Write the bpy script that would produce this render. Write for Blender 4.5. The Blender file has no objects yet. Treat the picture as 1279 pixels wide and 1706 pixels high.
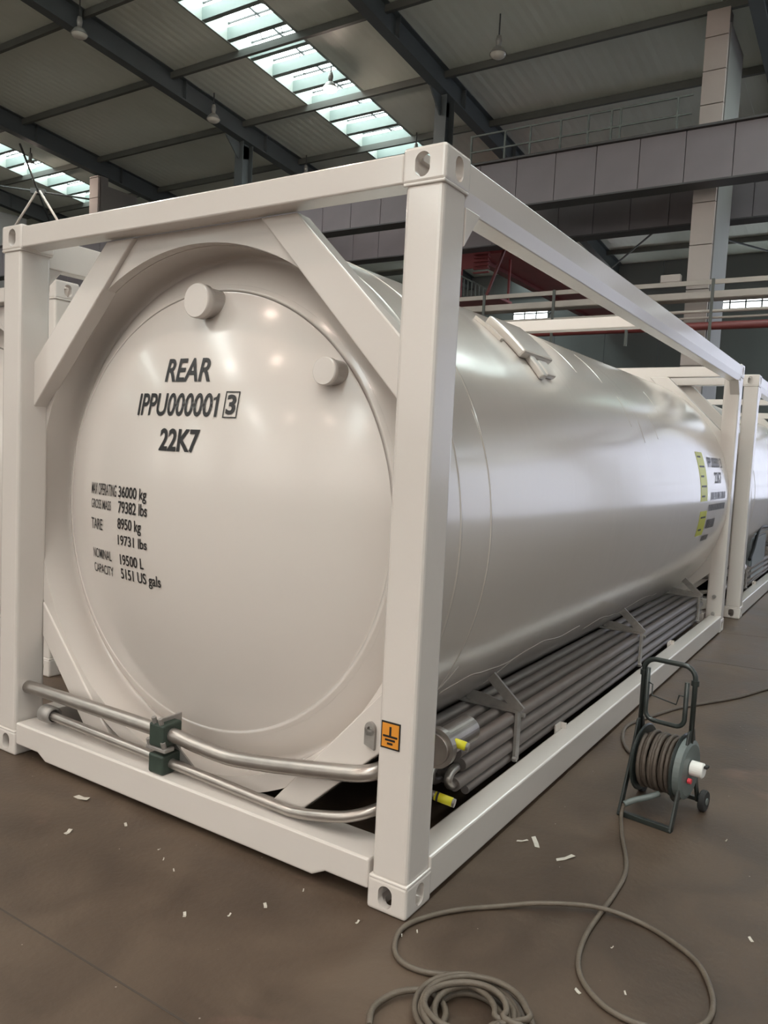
import bpy, bmesh, math, random
from mathutils import Vector, Matrix
random.seed(7)
PI = math.pi
scene = bpy.context.scene
col = scene.collection

# ------------------------------------------------------------------ camera
CAM = (1.26374, -2.23325, 1.60257); YAW, PITCH, ROLL, FPX = -0.569885, -0.077516, 0.0494435, 1306.85
cd = bpy.data.cameras.new('camera'); cam = bpy.data.objects.new('camera', cd); col.objects.link(cam)
scene.camera = cam
_f = Vector((math.sin(YAW)*math.cos(PITCH), math.cos(YAW)*math.cos(PITCH), math.sin(PITCH)))
_r0 = Vector((math.cos(YAW), -math.sin(YAW), 0)); _u0 = _r0.cross(_f)
_R = math.cos(ROLL)*_r0 + math.sin(ROLL)*_u0; _U = -math.sin(ROLL)*_r0 + math.cos(ROLL)*_u0
cam.matrix_world = Matrix(((_R.x, _U.x, -_f.x, CAM[0]), (_R.y, _U.y, -_f.y, CAM[1]), (_R.z, _U.z, -_f.z, CAM[2]), (0, 0, 0, 1)))
cd.sensor_fit = 'VERTICAL'; cd.sensor_height = 36.0; cd.lens = FPX/1706*36.0
cd.clip_start = 0.05; cd.clip_end = 300

# ------------------------------------------------------------------ world, exposure
w = bpy.data.worlds.new('sky'); scene.world = w; w.use_nodes = True
bg = w.node_tree.nodes['Background']; bg.inputs[0].default_value = (0.75, 0.85, 1.0, 1); bg.inputs[1].default_value = 1.0
SKY = 10.0        # brightness of daylight in the skylight panes
WIN = 5.0         # brightness of daylight in the wall windows
DOOR = 1.25        # brightness of translucent wall panels in daylight and of the added fill panels
vs = scene.view_settings; vs.view_transform = 'Standard'; vs.look = 'None'; vs.gamma = 1.0; vs.use_curve_mapping = False
vs.exposure = 0.0

# ------------------------------------------------------------------ materials
def new_mat(name):
    m = bpy.data.materials.new(name); m.use_nodes = True
    nt = m.node_tree; return m, nt, nt.nodes['Principled BSDF']
def node(nt, t, **kw):
    n = nt.nodes.new(t)
    for k, v in kw.items(): setattr(n, k, v)
    return n
def plain(name, c, rough=.5, metal=0., coat=0., var=.06, scale=6., bump=0., bscale=60., spec=.5, rvar=.0):
    """base colour with faint mottling and optional fine relief"""
    m, nt, p = new_mat(name)
    tc = node(nt, 'ShaderNodeTexCoord'); n = node(nt, 'ShaderNodeTexNoise')
    n.inputs['Scale'].default_value = scale; n.inputs['Detail'].default_value = 5
    nt.links.new(tc.outputs['Object'], n.inputs['Vector'])
    mx = node(nt, 'ShaderNodeMix', data_type='RGBA')
    mx.inputs['A'].default_value = tuple(max(0, x*(1-var)) for x in c)+(1,)
    mx.inputs['B'].default_value = tuple(min(1, x*(1+var)) for x in c)+(1,)
    nt.links.new(n.outputs['Fac'], mx.inputs['Factor']); nt.links.new(mx.outputs['Result'], p.inputs['Base Color'])
    p.inputs['Roughness'].default_value = rough; p.inputs['Metallic'].default_value = metal
    p.inputs['Coat Weight'].default_value = coat; p.inputs['Coat Roughness'].default_value = .13
    p.inputs['Specular IOR Level'].default_value = spec
    if rvar:
        mr = node(nt, 'ShaderNodeMapRange'); mr.inputs['To Min'].default_value = rough-rvar; mr.inputs['To Max'].default_value = rough+rvar
        nt.links.new(n.outputs['Fac'], mr.inputs['Value']); nt.links.new(mr.outputs['Result'], p.inputs['Roughness'])
    if bump:
        n2 = node(nt, 'ShaderNodeTexNoise'); n2.inputs['Scale'].default_value = bscale; n2.inputs['Detail'].default_value = 4
        nt.links.new(tc.outputs['Object'], n2.inputs['Vector'])
        b = node(nt, 'ShaderNodeBump'); b.inputs['Strength'].default_value = bump; b.inputs['Distance'].default_value = .01
        nt.links.new(n2.outputs['Fac'], b.inputs['Height']); nt.links.new(b.outputs['Normal'], p.inputs['Normal'])
    return m
def emit(name, c, s):
    m, nt, p = new_mat(name)
    p.inputs['Base Color'].default_value = tuple(c)+(1,)
    p.inputs['Emission Color'].default_value = tuple(c)+(1,); p.inputs['Emission Strength'].default_value = s
    return m

M = {}
M['paint'] = plain('white_paint', (.625, .575, .535), .26, var=.03, scale=2.5, coat=.6, bump=.05, bscale=35)
M['head'] = plain('white_head_paint', (.625, .575, .535), .26, var=.025, scale=1.5, coat=.6)
M['print'] = plain('black_print', (.012, .011, .012), .45, var=.2, scale=30)
M['steel'] = plain('brushed_stainless', (.40, .365, .335), .34, metal=.85, var=.22, scale=14, rvar=.1)
M['tube'] = plain('dull_grey_tube', (.20, .175, .165), .48, metal=.35, var=.18, scale=9, rvar=.08)
M['galv'] = plain('galvanised_bracket', (.33, .31, .29), .5, metal=.45, var=.3, scale=25)
M['clamp'] = plain('dark_green_clamp', (.03, .045, .035), .5, var=.3, scale=20)
M['yellow'] = plain('yellow_tape', (.62, .56, .02), .4, var=.1, scale=20)
M['yellowlabel'] = plain('yellow_label', (.55, .56, .03), .35, var=.08, scale=10)
M['orange'] = plain('orange_sticker', (.66, .26, .03), .4, var=.05)
M['rafter'] = plain('slate_grey_steel_paint', (.085, .10, .105), .55, var=.15, scale=1.5)
M['purlin'] = plain('dark_purlin_paint', (.10, .105, .095), .6, var=.2, scale=1.5)
M['beamgrey'] = plain('mauve_grey_steel_paint', (.20, .175, .19), .5, var=.22, scale=.9)
M['beamdark'] = plain('dark_flange_paint', (.07, .068, .07), .55, var=.15, scale=1.)
M['board'] = plain('pale_fire_board', (.46, .40, .37), .65, var=.12, scale=1.2)
M['colgrey'] = plain('grey_column_paint', (.22, .21, .20), .55, var=.12, scale=1.2)
M['skybar'] = plain('pale_green_purlin', (.21, .26, .245), .5, var=.06, scale=4)
M['well'] = plain('white_skylight_kerb', (.34, .38, .35), .6, var=.05, scale=3)
M['darkmetal'] = plain('dark_thin_metal', (.05, .055, .055), .5, var=.2)
M['raildark'] = plain('grey_green_railing', (.14, .16, .15), .5, var=.15)
M['tray'] = plain('pale_cable_tray', (.42, .37, .33), .55, var=.2, scale=2.)
M['red'] = plain('dark_red_crane_paint', (.30, .062, .065), .45, var=.25, scale=1.2)
M['redpipe'] = plain('red_pipe_paint', (.18, .04, .038), .45, var=.2, scale=2)
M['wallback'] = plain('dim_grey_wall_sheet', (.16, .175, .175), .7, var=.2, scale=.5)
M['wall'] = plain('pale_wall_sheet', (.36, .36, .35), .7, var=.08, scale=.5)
M['wallgreen'] = plain('dim_green_panel', (.10, .125, .12), .6, var=.2, scale=.6)
M['lamphouse'] = plain('grey_lamp_housing', (.30, .30, .28), .4, metal=.3, var=.1)
M['lampglass'] = plain('pale_lamp_lens', (.6, .58, .52), .2, var=.03)
M['lit'] = emit('lit_lamp_lens', (1., .80, .68), 240.)
M['door'] = emit('daylight_wall_panel', (.80, .83, 1.), DOOR)
M['door2'] = emit('dim_daylight_wall_panel', (.88, .92, 1.), DOOR*.25)
M['front_fill'] = emit('warm_added_fill_panel', (1., .95, .90), DOOR*1.1)  # glow of the added fill panels on the front wall
M['sky'] = emit('daylight_skylight_pane', (.90, 1., .985), SKY)
M['win'] = emit('daylight_window_pane', (.92, .98, 1.), WIN)
M['reelframe'] = plain('dark_green_black_reel_paint', (.022, .028, .026), .38, var=.25, scale=25, coat=.2)
M['reelcover'] = plain('grey_green_reel_cover', (.12, .14, .135), .45, var=.12, scale=12)
M['cable'] = plain('brown_rubber_cable', (.085, .066, .052), .6, var=.35, scale=30, bump=.2, bscale=120)
M['hose'] = plain('grey_brown_floor_cable', (.105, .083, .062), .55, var=.35, scale=18, bump=.2, bscale=120)
M['cabblack'] = plain('black_cable', (.012, .014, .018), .45)
M['whiteplastic'] = plain('white_plastic', (.75, .74, .71), .4)
M['redplastic'] = plain('red_plastic', (.65, .05, .07), .4)
M['rubber'] = plain('black_rubber', (.02, .02, .02), .7)
M['paper'] = plain('dusty_paper', (.46, .42, .365), .8, var=.15, scale=30)
M['chip'] = plain('dark_floor_crumb', (.05, .04, .035), .9)
M['joint'] = plain('dusty_joint', (.06, .045, .036), .9)
M['cabinet'] = plain('blue_grey_cabinet_paint', (.24, .27, .29), .45, var=.06)

def shell_material():
    m, nt, p = new_mat('film_wrapped_white_shell')
    p.inputs['Base Color'].default_value = (.56, .505, .455, 1); p.inputs['Roughness'].default_value = .3
    p.inputs['Coat Weight'].default_value = 1.; p.inputs['Coat Roughness'].default_value = .15; p.inputs['Coat IOR'].default_value = 1.75
    tc = node(nt, 'ShaderNodeTexCoord')
    mp = node(nt, 'ShaderNodeMapping'); mp.inputs['Scale'].default_value = (.5, .55, .5)
    nt.links.new(tc.outputs['Object'], mp.inputs['Vector'])
    n = node(nt, 'ShaderNodeTexNoise'); n.inputs['Scale'].default_value = 2.2; n.inputs['Detail'].default_value = 2; n.inputs['Distortion'].default_value = .6
    nt.links.new(mp.outputs['Vector'], n.inputs['Vector'])
    # tight creases of the wrapping film run round the barrel
    mp2 = node(nt, 'ShaderNodeMapping'); mp2.inputs['Scale'].default_value = (.8, 3.2, .8); mp2.inputs['Rotation'].default_value = (.12, 0, .08)
    nt.links.new(tc.outputs['Object'], mp2.inputs['Vector'])
    n2 = node(nt, 'ShaderNodeTexNoise'); n2.inputs['Scale'].default_value = 1.; n2.inputs['Detail'].default_value = 3
    nt.links.new(mp2.outputs['Vector'], n2.inputs['Vector'])
    cr = node(nt, 'ShaderNodeValToRGB'); cr.color_ramp.elements[0].position = .54; cr.color_ramp.elements[1].position = .8
    nt.links.new(n2.outputs['Fac'], cr.inputs['Fac'])
    b1 = node(nt, 'ShaderNodeBump'); b1.inputs['Strength'].default_value = .06; b1.inputs['Distance'].default_value = .05
    nt.links.new(n.outputs['Fac'], b1.inputs['Height'])
    b2 = node(nt, 'ShaderNodeBump'); b2.inputs['Strength'].default_value = .045; b2.inputs['Distance'].default_value = .02
    nt.links.new(cr.outputs['Color'], b2.inputs['Height']); nt.links.new(b1.outputs['Normal'], b2.inputs['Normal'])
    nt.links.new(b2.outputs['Normal'], p.inputs['Coat Normal']); nt.links.new(b1.outputs['Normal'], p.inputs['Normal'])
    return m
M['shell'] = shell_material()

def floor_material():
    m, nt, p = new_mat('worn_brown_concrete')
    tc = node(nt, 'ShaderNodeTexCoord')
    def noise(s, d, dist=0):
        n = node(nt, 'ShaderNodeTexNoise'); n.inputs['Scale'].default_value = s; n.inputs['Detail'].default_value = d; n.inputs['Distortion'].default_value = dist
        nt.links.new(tc.outputs['Object'], n.inputs['Vector']); return n
    a, b, c = noise(.55, 6, .4), noise(2.6, 8, .8), noise(38, 4)
    cr = node(nt, 'ShaderNodeValToRGB')
    e = cr.color_ramp.elements; e[0].position = .3; e[0].color = (.060, .042, .030, 1); e[1].position = .72; e[1].color = (.122, .087, .063, 1)
    nt.links.new(a.outputs['Fac'], cr.inputs['Fac'])
    cr2 = node(nt, 'ShaderNodeValToRGB')
    e = cr2.color_ramp.elements; e[0].position = .32; e[0].color = (.55, .5, .47, 1); e[1].position = .6; e[1].color = (1.06, 1.03, 1.0, 1)
    nt.links.new(b.outputs['Fac'], cr2.inputs['Fac'])
    mx = node(nt, 'ShaderNodeMix', data_type='RGBA', blend_type='MULTIPLY'); mx.inputs['Factor'].default_value = .75
    nt.links.new(cr.outputs['Color'], mx.inputs['A']); nt.links.new(cr2.outputs['Color'], mx.inputs['B'])
    # reddish old paint traces
    d = noise(1.5, 7, 1.2); cr3 = node(nt, 'ShaderNodeValToRGB'); e = cr3.color_ramp.elements; e[0].position = .62; e[0].color = (0, 0, 0, 1); e[1].position = .74; e[1].color = (.5, .5, .5, 1)
    nt.links.new(d.outputs['Fac'], cr3.inputs['Fac'])
    mx2 = node(nt, 'ShaderNodeMix', data_type='RGBA'); mx2.inputs['B'].default_value = (.19, .11, .085, 1)
    nt.links.new(cr3.outputs['Color'], mx2.inputs['Factor']); nt.links.new(mx.outputs['Result'], mx2.inputs['A'])
    # pale fine grit
    v = node(nt, 'ShaderNodeTexVoronoi'); v.inputs['Scale'].default_value = 9.; nt.links.new(tc.outputs['Object'], v.inputs['Vector'])
    cr4 = node(nt, 'ShaderNodeValToRGB'); e = cr4.color_ramp.elements; e[0].position = .018; e[0].color = (1, 1, 1, 1); e[1].position = .03; e[1].color = (0, 0, 0, 1)
    nt.links.new(v.outputs['Distance'], cr4.inputs['Fac'])
    mx3 = node(nt, 'ShaderNodeMix', data_type='RGBA'); mx3.inputs['B'].default_value = (.33, .28, .24, 1)
    nt.links.new(cr4.outputs['Color'], mx3.inputs['Factor']); nt.links.new(mx2.outputs['Result'], mx3.inputs['A'])
    nt.links.new(mx3.outputs['Result'], p.inputs['Base Color'])
    p.inputs['Specular IOR Level'].default_value = .3
    mr = node(nt, 'ShaderNodeMapRange'); mr.inputs['To Min'].default_value = .34; mr.inputs['To Max'].default_value = .66
    nt.links.new(b.outputs['Fac'], mr.inputs['Value']); nt.links.new(mr.outputs['Result'], p.inputs['Roughness'])
    bp = node(nt, 'ShaderNodeBump'); bp.inputs['Strength'].default_value = .18; bp.inputs['Distance'].default_value = .01
    nt.links.new(c.outputs['Fac'], bp.inputs['Height']); nt.links.new(bp.outputs['Normal'], p.inputs['Normal'])
    return m
M['floor'] = floor_material()

def roof_material():
    m, nt, p = new_mat('ribbed_roof_liner_sheet')
    tc = node(nt, 'ShaderNodeTexCoord'); n = node(nt, 'ShaderNodeTexNoise'); n.inputs['Scale'].default_value = .35; n.inputs['Detail'].default_value = 4
    geo = node(nt, 'ShaderNodeNewGeometry')
    nt.links.new(geo.outputs['Position'], n.inputs['Vector'])
    cr = node(nt, 'ShaderNodeValToRGB'); e = cr.color_ramp.elements; e[0].position = .3; e[0].color = (.66, .70, .63, 1); e[1].position = .75; e[1].color = (.76, .82, .75, 1)
    nt.links.new(n.outputs['Fac'], cr.inputs['Fac']); nt.links.new(cr.outputs['Color'], p.inputs['Base Color'])
    p.inputs['Roughness'].default_value = .42
    wv = node(nt, 'ShaderNodeTexWave', wave_type='BANDS', bands_direction='X', wave_profile='TRI'); wv.inputs['Scale'].default_value = 1.25
    nt.links.new(geo.outputs['Position'], wv.inputs['Vector'])
    b = node(nt, 'ShaderNodeBump'); b.inputs['Strength'].default_value = .22; b.inputs['Distance'].default_value = .03
    nt.links.new(wv.outputs['Fac'], b.inputs['Height']); nt.links.new(b.outputs['Normal'], p.inputs['Normal'])
    return m
M['roof'] = roof_material()

# ------------------------------------------------------------------ mesh helpers
class MB:
    def __init__(s): s.v = []; s.f = []; s.sm = []
    def add(s, vs, fs, smooth=False):
        o = len(s.v); s.v += [tuple(x) for x in vs]
        for f in fs: s.f.append(tuple(i+o for i in f)); s.sm.append(smooth)
        return s
    def box(s, x0, x1, y0, y1, z0, z1):
        vs = [(x, y, z) for x in (x0, x1) for y in (y0, y1) for z in (z0, z1)]
        return s.add(vs, [(0, 1, 3, 2), (4, 6, 7, 5), (0, 4, 5, 1), (2, 3, 7, 6), (0, 2, 6, 4), (1, 5, 7, 3)])
    def sbox(s, x0, x1, y0, y1, z0, z1, zf):
        """box whose z follows zf(y)"""
        vs = [(x, y, z+zf(y)) for x in (x0, x1) for y in (y0, y1) for z in (z0, z1)]
        return s.add(vs, [(0, 1, 3, 2), (4, 6, 7, 5), (0, 4, 5, 1), (2, 3, 7, 6), (0, 2, 6, 4), (1, 5, 7, 3)])
    def prism(s, poly, axis, a, b):
        """polygon extruded along an axis; poly in the two other axes (order x,y,z without axis)"""
        n = len(poly); vs = []
        for t in (a, b):
            for p in poly:
                q = list(p); q.insert(axis, t); vs.append(q)
        fs = [tuple(range(n)), tuple(range(2*n-1, n-1, -1))]+[(i, (i+1) % n, n+(i+1) % n, n+i) for i in range(n)]
        return s.add(vs, fs)
    def bar(s, p, q, w, h, up=(0, 0, 1)):
        p = Vector(p); q = Vector(q); d = (q-p).normalized(); u = Vector(up); sx = d.cross(u)
        if sx.length < 1e-4: sx = d.cross(Vector((1, 0, 0)))
        sx.normalize(); u = sx.cross(d).normalized(); vs = []
        for c in (p, q):
            for a, b in ((-1, -1), (1, -1), (1, 1), (-1, 1)): vs.append(c+sx*a*w/2+u*b*h/2)
        return s.add(vs, [(0, 1, 2, 3), (7, 6, 5, 4), (0, 4, 5, 1), (1, 5, 6, 2), (2, 6, 7, 3), (3, 7, 4, 0)])
    def tube(s, pts, r, n=10, smooth_path=0, caps=True):
        pts = [Vector(p) for p in pts]
        if smooth_path: pts = catmull(pts, smooth_path)
        t0 = (pts[1]-pts[0]).normalized(); u = t0.orthogonal().normalized(); vs = []; prev = t0
        for i, p in enumerate(pts):
            t = (pts[min(i+1, len(pts)-1)]-pts[max(i-1, 0)]).normalized()
            u = (prev.rotation_difference(t) @ u); u = (u-t*u.dot(t)).normalized(); prev = t; v = t.cross(u)
            for k in range(n):
                a = 2*PI*k/n; vs.append(p+(u*math.cos(a)+v*math.sin(a))*r)
        fs = [(i*n+k, i*n+(k+1) % n, (i+1)*n+(k+1) % n, (i+1)*n+k) for i in range(len(pts)-1) for k in range(n)]
        o = len(s.v); s.add(vs, fs, True)
        if caps: s.f += [tuple(o+k for k in range(n))[::-1], tuple(o+(len(pts)-1)*n+k for k in range(n))]; s.sm += [False, False]
        return s
    def lathe(s, prof, org=(0, 0, 0), axis=(0, 1, 0), n=48, smooth=True, a0=0., a1=2*PI):
        """profile of (distance along axis, radius)"""
        ax = Vector(axis).normalized(); u = ax.orthogonal().normalized()
        if abs(ax.y) > .99: u = Vector((1, 0, 0))
        v = ax.cross(u); org = Vector(org); vs = []; full = abs(a1-a0-2*PI) < 1e-6; m = n if full else n+1
        for d, r in prof:
            for k in range(m):
                a = a0+(a1-a0)*k/n; vs.append(org+ax*d+(u*math.cos(a)+v*math.sin(a))*r)
        fs = []
        for i in range(len(prof)-1):
            for k in range(n):
                k2 = (k+1) % m
                q = [i*m+k, i*m+k2, (i+1)*m+k2, (i+1)*m+k]
                if prof[i][1] < 1e-6: q = [i*m, (i+1)*m+k2, (i+1)*m+k]
                elif prof[i+1][1] < 1e-6: q = [i*m+k, i*m+k2, (i+1)*m]
                fs.append(tuple(q))
        return s.add(vs, fs, smooth)
    def mesh(s, name, mat):
        me = bpy.data.meshes.new(name); me.from_pydata([tuple(x) for x in s.v], [], s.f); me.materials.append(mat)
        me.polygons.foreach_set('use_smooth', s.sm)
        bm = bmesh.new(); bm.from_mesh(me); bmesh.ops.recalc_face_normals(bm, faces=bm.faces); bm.to_mesh(me); bm.free()
        me.update(); return me
    def build(s, name, mat, parent=None, bevel=0., seg=2):
        o = link(name, s.mesh(name, M[mat] if isinstance(mat, str) else mat), parent)
        if bevel: bev(o, bevel, seg)
        return o
def bev(o, wd, seg=2):
    b = o.modifiers.new('bevel', 'BEVEL'); b.width = wd; b.segments = seg; b.limit_method = 'ANGLE'; b.angle_limit = .6; b.harden_normals = False
def catmull(P, k):
    out = []
    for i in range(len(P)-1):
        a, b, c, d = P[max(i-1, 0)], P[i], P[i+1], P[min(i+2, len(P)-1)]
        for j in range(k):
            t = j/k
            out.append(.5*((2*b)+(c-a)*t+(2*a-5*b+4*c-d)*t*t+(3*b-a-3*c+d)*t**3))
    out.append(P[-1]); return out
def link(name, data, parent=None, loc=None):
    o = bpy.data.objects.new(name, data); col.objects.link(o)
    if parent: o.parent = parent
    if loc: o.location = loc
    return o
def tag(o, label=None, cat=None, group=None, kind=None):
    if label: o['label'] = label
    if cat: o['category'] = cat
    if group: o['group'] = group
    if kind: o['kind'] = kind
    return o
def thing(name, label, cat, loc=(0, 0, 0), group=None):
    return tag(link(name, None, None, loc), label, cat, group)
def struct(name, loc=(0, 0, 0)): return tag(link(name, None, None, loc), kind='structure')

# ================================================================== THE HALL
X0, X1, Y0, Y1 = -58., 25., -28., 32.
def roofz(y): return 12.93-.0887*y if y >= 2 else 12.93-.0887*(4-y)
COLX = [25.0, 18.1, 11.2, 4.3, -2.6, -9.3, -16.35, -23.3, -30.2, -37.1, -44., -51., -58.]
SKYC = [14.65, .85, -12.85, -26.8, -40.55]; SW = .97
PUR = [4.70, 7.55, 10.42, 13.27, 16.15, 18.87, 21.7, 24.55, 27.4, 30.2]

fl = MB(); fl.add([(X0, Y0, 0), (X1, Y0, 0), (X1, Y1, 0), (X0, Y1, 0)], [(0, 1, 2, 3)])
floor = tag(fl.build('floor', 'floor'), kind='structure')
for pts in ([(-12, -.775), (2.6, -.76)], [(.02, 4.6), (.6, 4.68), (3., 4.72)], [(.02, 5.93), (.5, 6.06), (3., 6.1)]):
    m = MB()
    for a, b in zip(pts[:-1], pts[1:]): m.bar((a[0], a[1], .0004), (b[0], b[1], .0004), .006, .0012)
    m.build('floor_joint', 'joint', floor)

# roof liner sheets: one panel for each stretch between rafters and purlins
ceil = struct('ceiling')
ys = [2.]+PUR+[Y1]
for i in range(len(COLX)-1):
    xr, xl = COLX[i], COLX[i+1]
    sk = [c for c in SKYC if xl < c < xr]
    spans = [(xl, sk[0]-SW), (sk[0]+SW, xr)] if sk else [(xl, xr)]
    for a, b in spans:
        for y0, y1 in zip(ys[:-1], ys[1:]):
            MB().sbox(a+.004, b-.004, y0+.004, y1-.004, 0, .05, roofz).build('roof_panel', 'roof', ceil)
        MB().sbox(a+.004, b-.004, Y0, 2., 0, .05, roofz).build('roof_panel', 'roof', ceil)

# skylights: kerb, cross bars, glazing panes, thin frames
PD = .872
pane_me = MB().sbox(-SW+.03, -.012, .02, PD-.02, .46, .485, lambda y: -.0887*y).mesh('glazing_pane', M['sky'])
pane_me2 = MB().sbox(.012, SW-.03, .02, PD-.02, .46, .485, lambda y: -.0887*y).mesh('glazing_pane', M['sky'])
bar_me = MB().sbox(-SW, SW, -.03, .03, .02, .30, lambda y: -.0887*y).sbox(-SW, SW, -.03, .10, .0, .02, lambda y: -.0887*y).mesh('skylight_bar', M['skybar'])
for k, c in enumerate(SKYC):
    s = struct('window_%d' % (k+1), (c, 0, 0))
    for a, b in ((-SW-.03, -SW+.03), (SW-.03, SW+.03)):
        MB().sbox(a, b, 2, Y1, -.02, .50, roofz).build('kerb', 'well', s)
        MB().sbox(a, b, Y0, 2, -.02, .50, roofz).build('kerb', 'well', s)
    if c in (-12.85, -26.8):
        n = int((Y1-2)/PD)
        fr = MB()
        fr.sbox(-.02, .02, 2, Y1, .42, .455, roofz)
        for j in range(n):
            y = 2.35+PD*j
            if y+PD > Y1: break
            link('glazing_pane', pane_me, s, (0, y, roofz(y))); link('glazing_pane', pane_me2, s, (0, y, roofz(y)))
            link('skylight_bar', bar_me, s, (0, y, roofz(y)))
            fr.sbox(-SW, SW, y-.014, y+.014, .40, .44, roofz)
            for t in (.33, .67):
                fr.sbox(-SW, SW, y+PD*t-.009, y+PD*t+.009, .435, .455, roofz)
            fr.bar((-SW*.05, y, roofz(y)+.43), (SW*(.6 if j % 2 else -.6), y+PD, roofz(y+PD)+.43), .022, .022)
            if j % 3 == 0: fr.bar((SW*.7, y, roofz(y)+.43), (SW*.1, y+PD, roofz(y+PD)+.43), .022, .022)
        fr.build('glazing_frame', 'darkmetal', s)
    else:
        MB().sbox(-SW+.03, SW-.03, 2, Y1, .46, .485, roofz).build('glazing_pane', 'sky', s)
        for j in range(34):
            y = 2.35+PD*j
            if y+PD > Y1: break
            link('skylight_bar', bar_me, s, (0, y, roofz(y)))
    MB().sbox(-SW+.03, SW-.03, Y0, 2, .46, .485, roofz).build('glazing_pane', 'sky', s)

# rafters (I sections along y) and purlins (along x)
RAFL = {-9.3: 'slate grey roof rafter between the long skylight and the bay with the lone lamp', -16.35: 'slate grey roof rafter with unlit lamps hanging along it', -23.3: 'slate grey roof rafter next to the small glowing lamp', -2.6: 'slate grey roof rafter above the board-faced column by the walkway railing'}
for x in COLX[1:-1]:
    r = thing('roof_rafter', RAFL.get(x, 'slate grey steel I-beam roof rafter in the far bays of the hall'), 'roof beam', (x+(.8 if x == -2.6 else 0), 2, 0), 'roof rafters of the hall')
    def rz(y): return roofz(y+2)
    MB().sbox(-.012, .012, 0, Y1-2, -.56, -.02, rz).sbox(-.012, .012, Y0-2, 0, -.56, -.02, rz).build('web', 'rafter', r)
    for z0, z1 in ((-.60, -.56), (-.03, -.005)):
        MB().sbox(-.14, .14, 0, Y1-2, z0, z1, rz).sbox(-.14, .14, Y0-2, 0, z0, z1, rz).build('flange', 'rafter', r)
    for j in range(8):
        y = 1.5+j*3.4; MB().sbox(-.13, .13, y, y+.02, -.56, -.03, rz).build('stiffener', 'rafter', r)
for y in PUR:
    p = MB(); z = roofz(y)
    xs = [c for c in COLX]
    p.box(X0, 11.2, y-.05, y+.05, z-.19, z-.012)
    o = p.build('roof_purlin', 'purlin')
    tag(o, {16.15: 'dark steel purlin running right above the crane column row', 13.27: 'dark steel purlin next to the column row, on the side of the glowing lamp', 18.87: 'dark steel purlin just beyond the crane column row', 10.42: 'dark steel purlin crossing the skylight two purlins before the column row'}.get(y, 'long dark steel purlin crossing under the far roof sheets'), 'roof beam', 'purlins under the roof sheets')

# columns with pale fire boards in front and a grey steel leg behind
def column(x, y, sgn=1):
    bare = x in (-9.3, -16.35) and sgn > 0
    c = thing('steel_column', COLL.get((x, sgn), 'tall grey steel column faced with pale boards carrying the crane beam'), 'column', (x, y, 0), 'steel columns of the crane row')
    B = lambda m, x0, x1, a, b, z0, z1: m.box(x0, x1, min(sgn*a, sgn*b), max(sgn*a, sgn*b), z0, z1)
    top = roofz(y+sgn*.9)-.6
    if x == -2.6 and sgn > 0: top += .5
    if not bare:
        zs = [.02, 1.9, 3.8, 5.45, 6.4, 7.3, 8.7, 9.35, 10.05, 10.75, top-.02]
        for a, b in zip(zs[:-1], zs[1:]):
            if b > a: B(MB(), -.25, .22, 0, .08, a+.008, b-.008).build('fire_board', 'board', c, .006)
        B(MB(), -.20, .20, .13, .45, 0, top).build('front_leg', 'colgrey', c, .01)
        B(MB(), .02, .235, .14, 1.7, 0, top-.3).build('web_plate', 'colgrey', c, .006)
        B(MB(), -.18, .18, 1.35, 1.7, 0, top-.3).build('rear_leg', 'colgrey', c, .01)
    else:
        B(MB(), -.17, .17, 0, .02, 0, top).build('flange', 'rafter', c); B(MB(), -.17, .17, .42, .44, 0, top-.02).build('flange', 'rafter', c)
        B(MB(), -.02, .02, .02, .42, 0, top).build('web', 'rafter', c)
        MB().prism([(-.6, top+.02), (.6, top-.08), (.42, top-.4), (.02, top-.5), (-.05, top-.5)], 0, -.02, .02).build('haunch', 'rafter', c)
    return c
COLL = {(-2.6, 1): 'tall grey column with pale boards rising past the walkway railing and crane beam', (-9.3, 1): 'bare slate steel column between the long skylight and the lone lamp bay',
        (-16.35, 1): 'bare slate steel column under the rafter with unlit lamps', (-23.3, 1): 'column with pinkish pale boards near the small glowing lamp'}
for x in COLX[2:-1]: column(x, 16.0)
for x in COLX[2:-3]: column(x, -12.0, -1)

# crane runway beams: web panels between flanges
panel_me = MB().box(.008, .942, 0, .06, 0, 1.0).mesh('web_panel', M['beamgrey'])
def crane_beam(y, z0, z1, label, xa, xb, sgn):
    b = thing('crane_beam', label, 'crane beam', (0, y, 0))
    MB().box(xa, xb, -.05, .5, z1-.05, z1).build('top_flange', 'beamdark', b, .006)
    MB().box(xa, xb, -.02, .45, z0, z0+.04).build('bottom_flange', 'beamdark', b, .006)
    MB().box(xa, xb, .1, .34, z0+.04, z1-.05).build('box_core', 'beamdark', b)
    x = xb-.95
    while x > xa:
        link('web_panel', panel_me, b, (x, .03, z0+.05)).scale = (1, 1, (z1-z0-.11))
        x -= .95
    return b
crane_beam(15.2, 7.46, 8.62, 'mauve grey panelled crane beam in front of the pale columns', -56.9, 11.35, 1)
crane_beam(18.0, 7.42, 8.50, 'dark panelled crane beam behind the pale columns', -56.9, 11.35, 1)
crane_beam(-11.7, 7.46, 8.62, 'panelled crane beam on the other side of the hall', -40., 11.35, 1)

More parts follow.
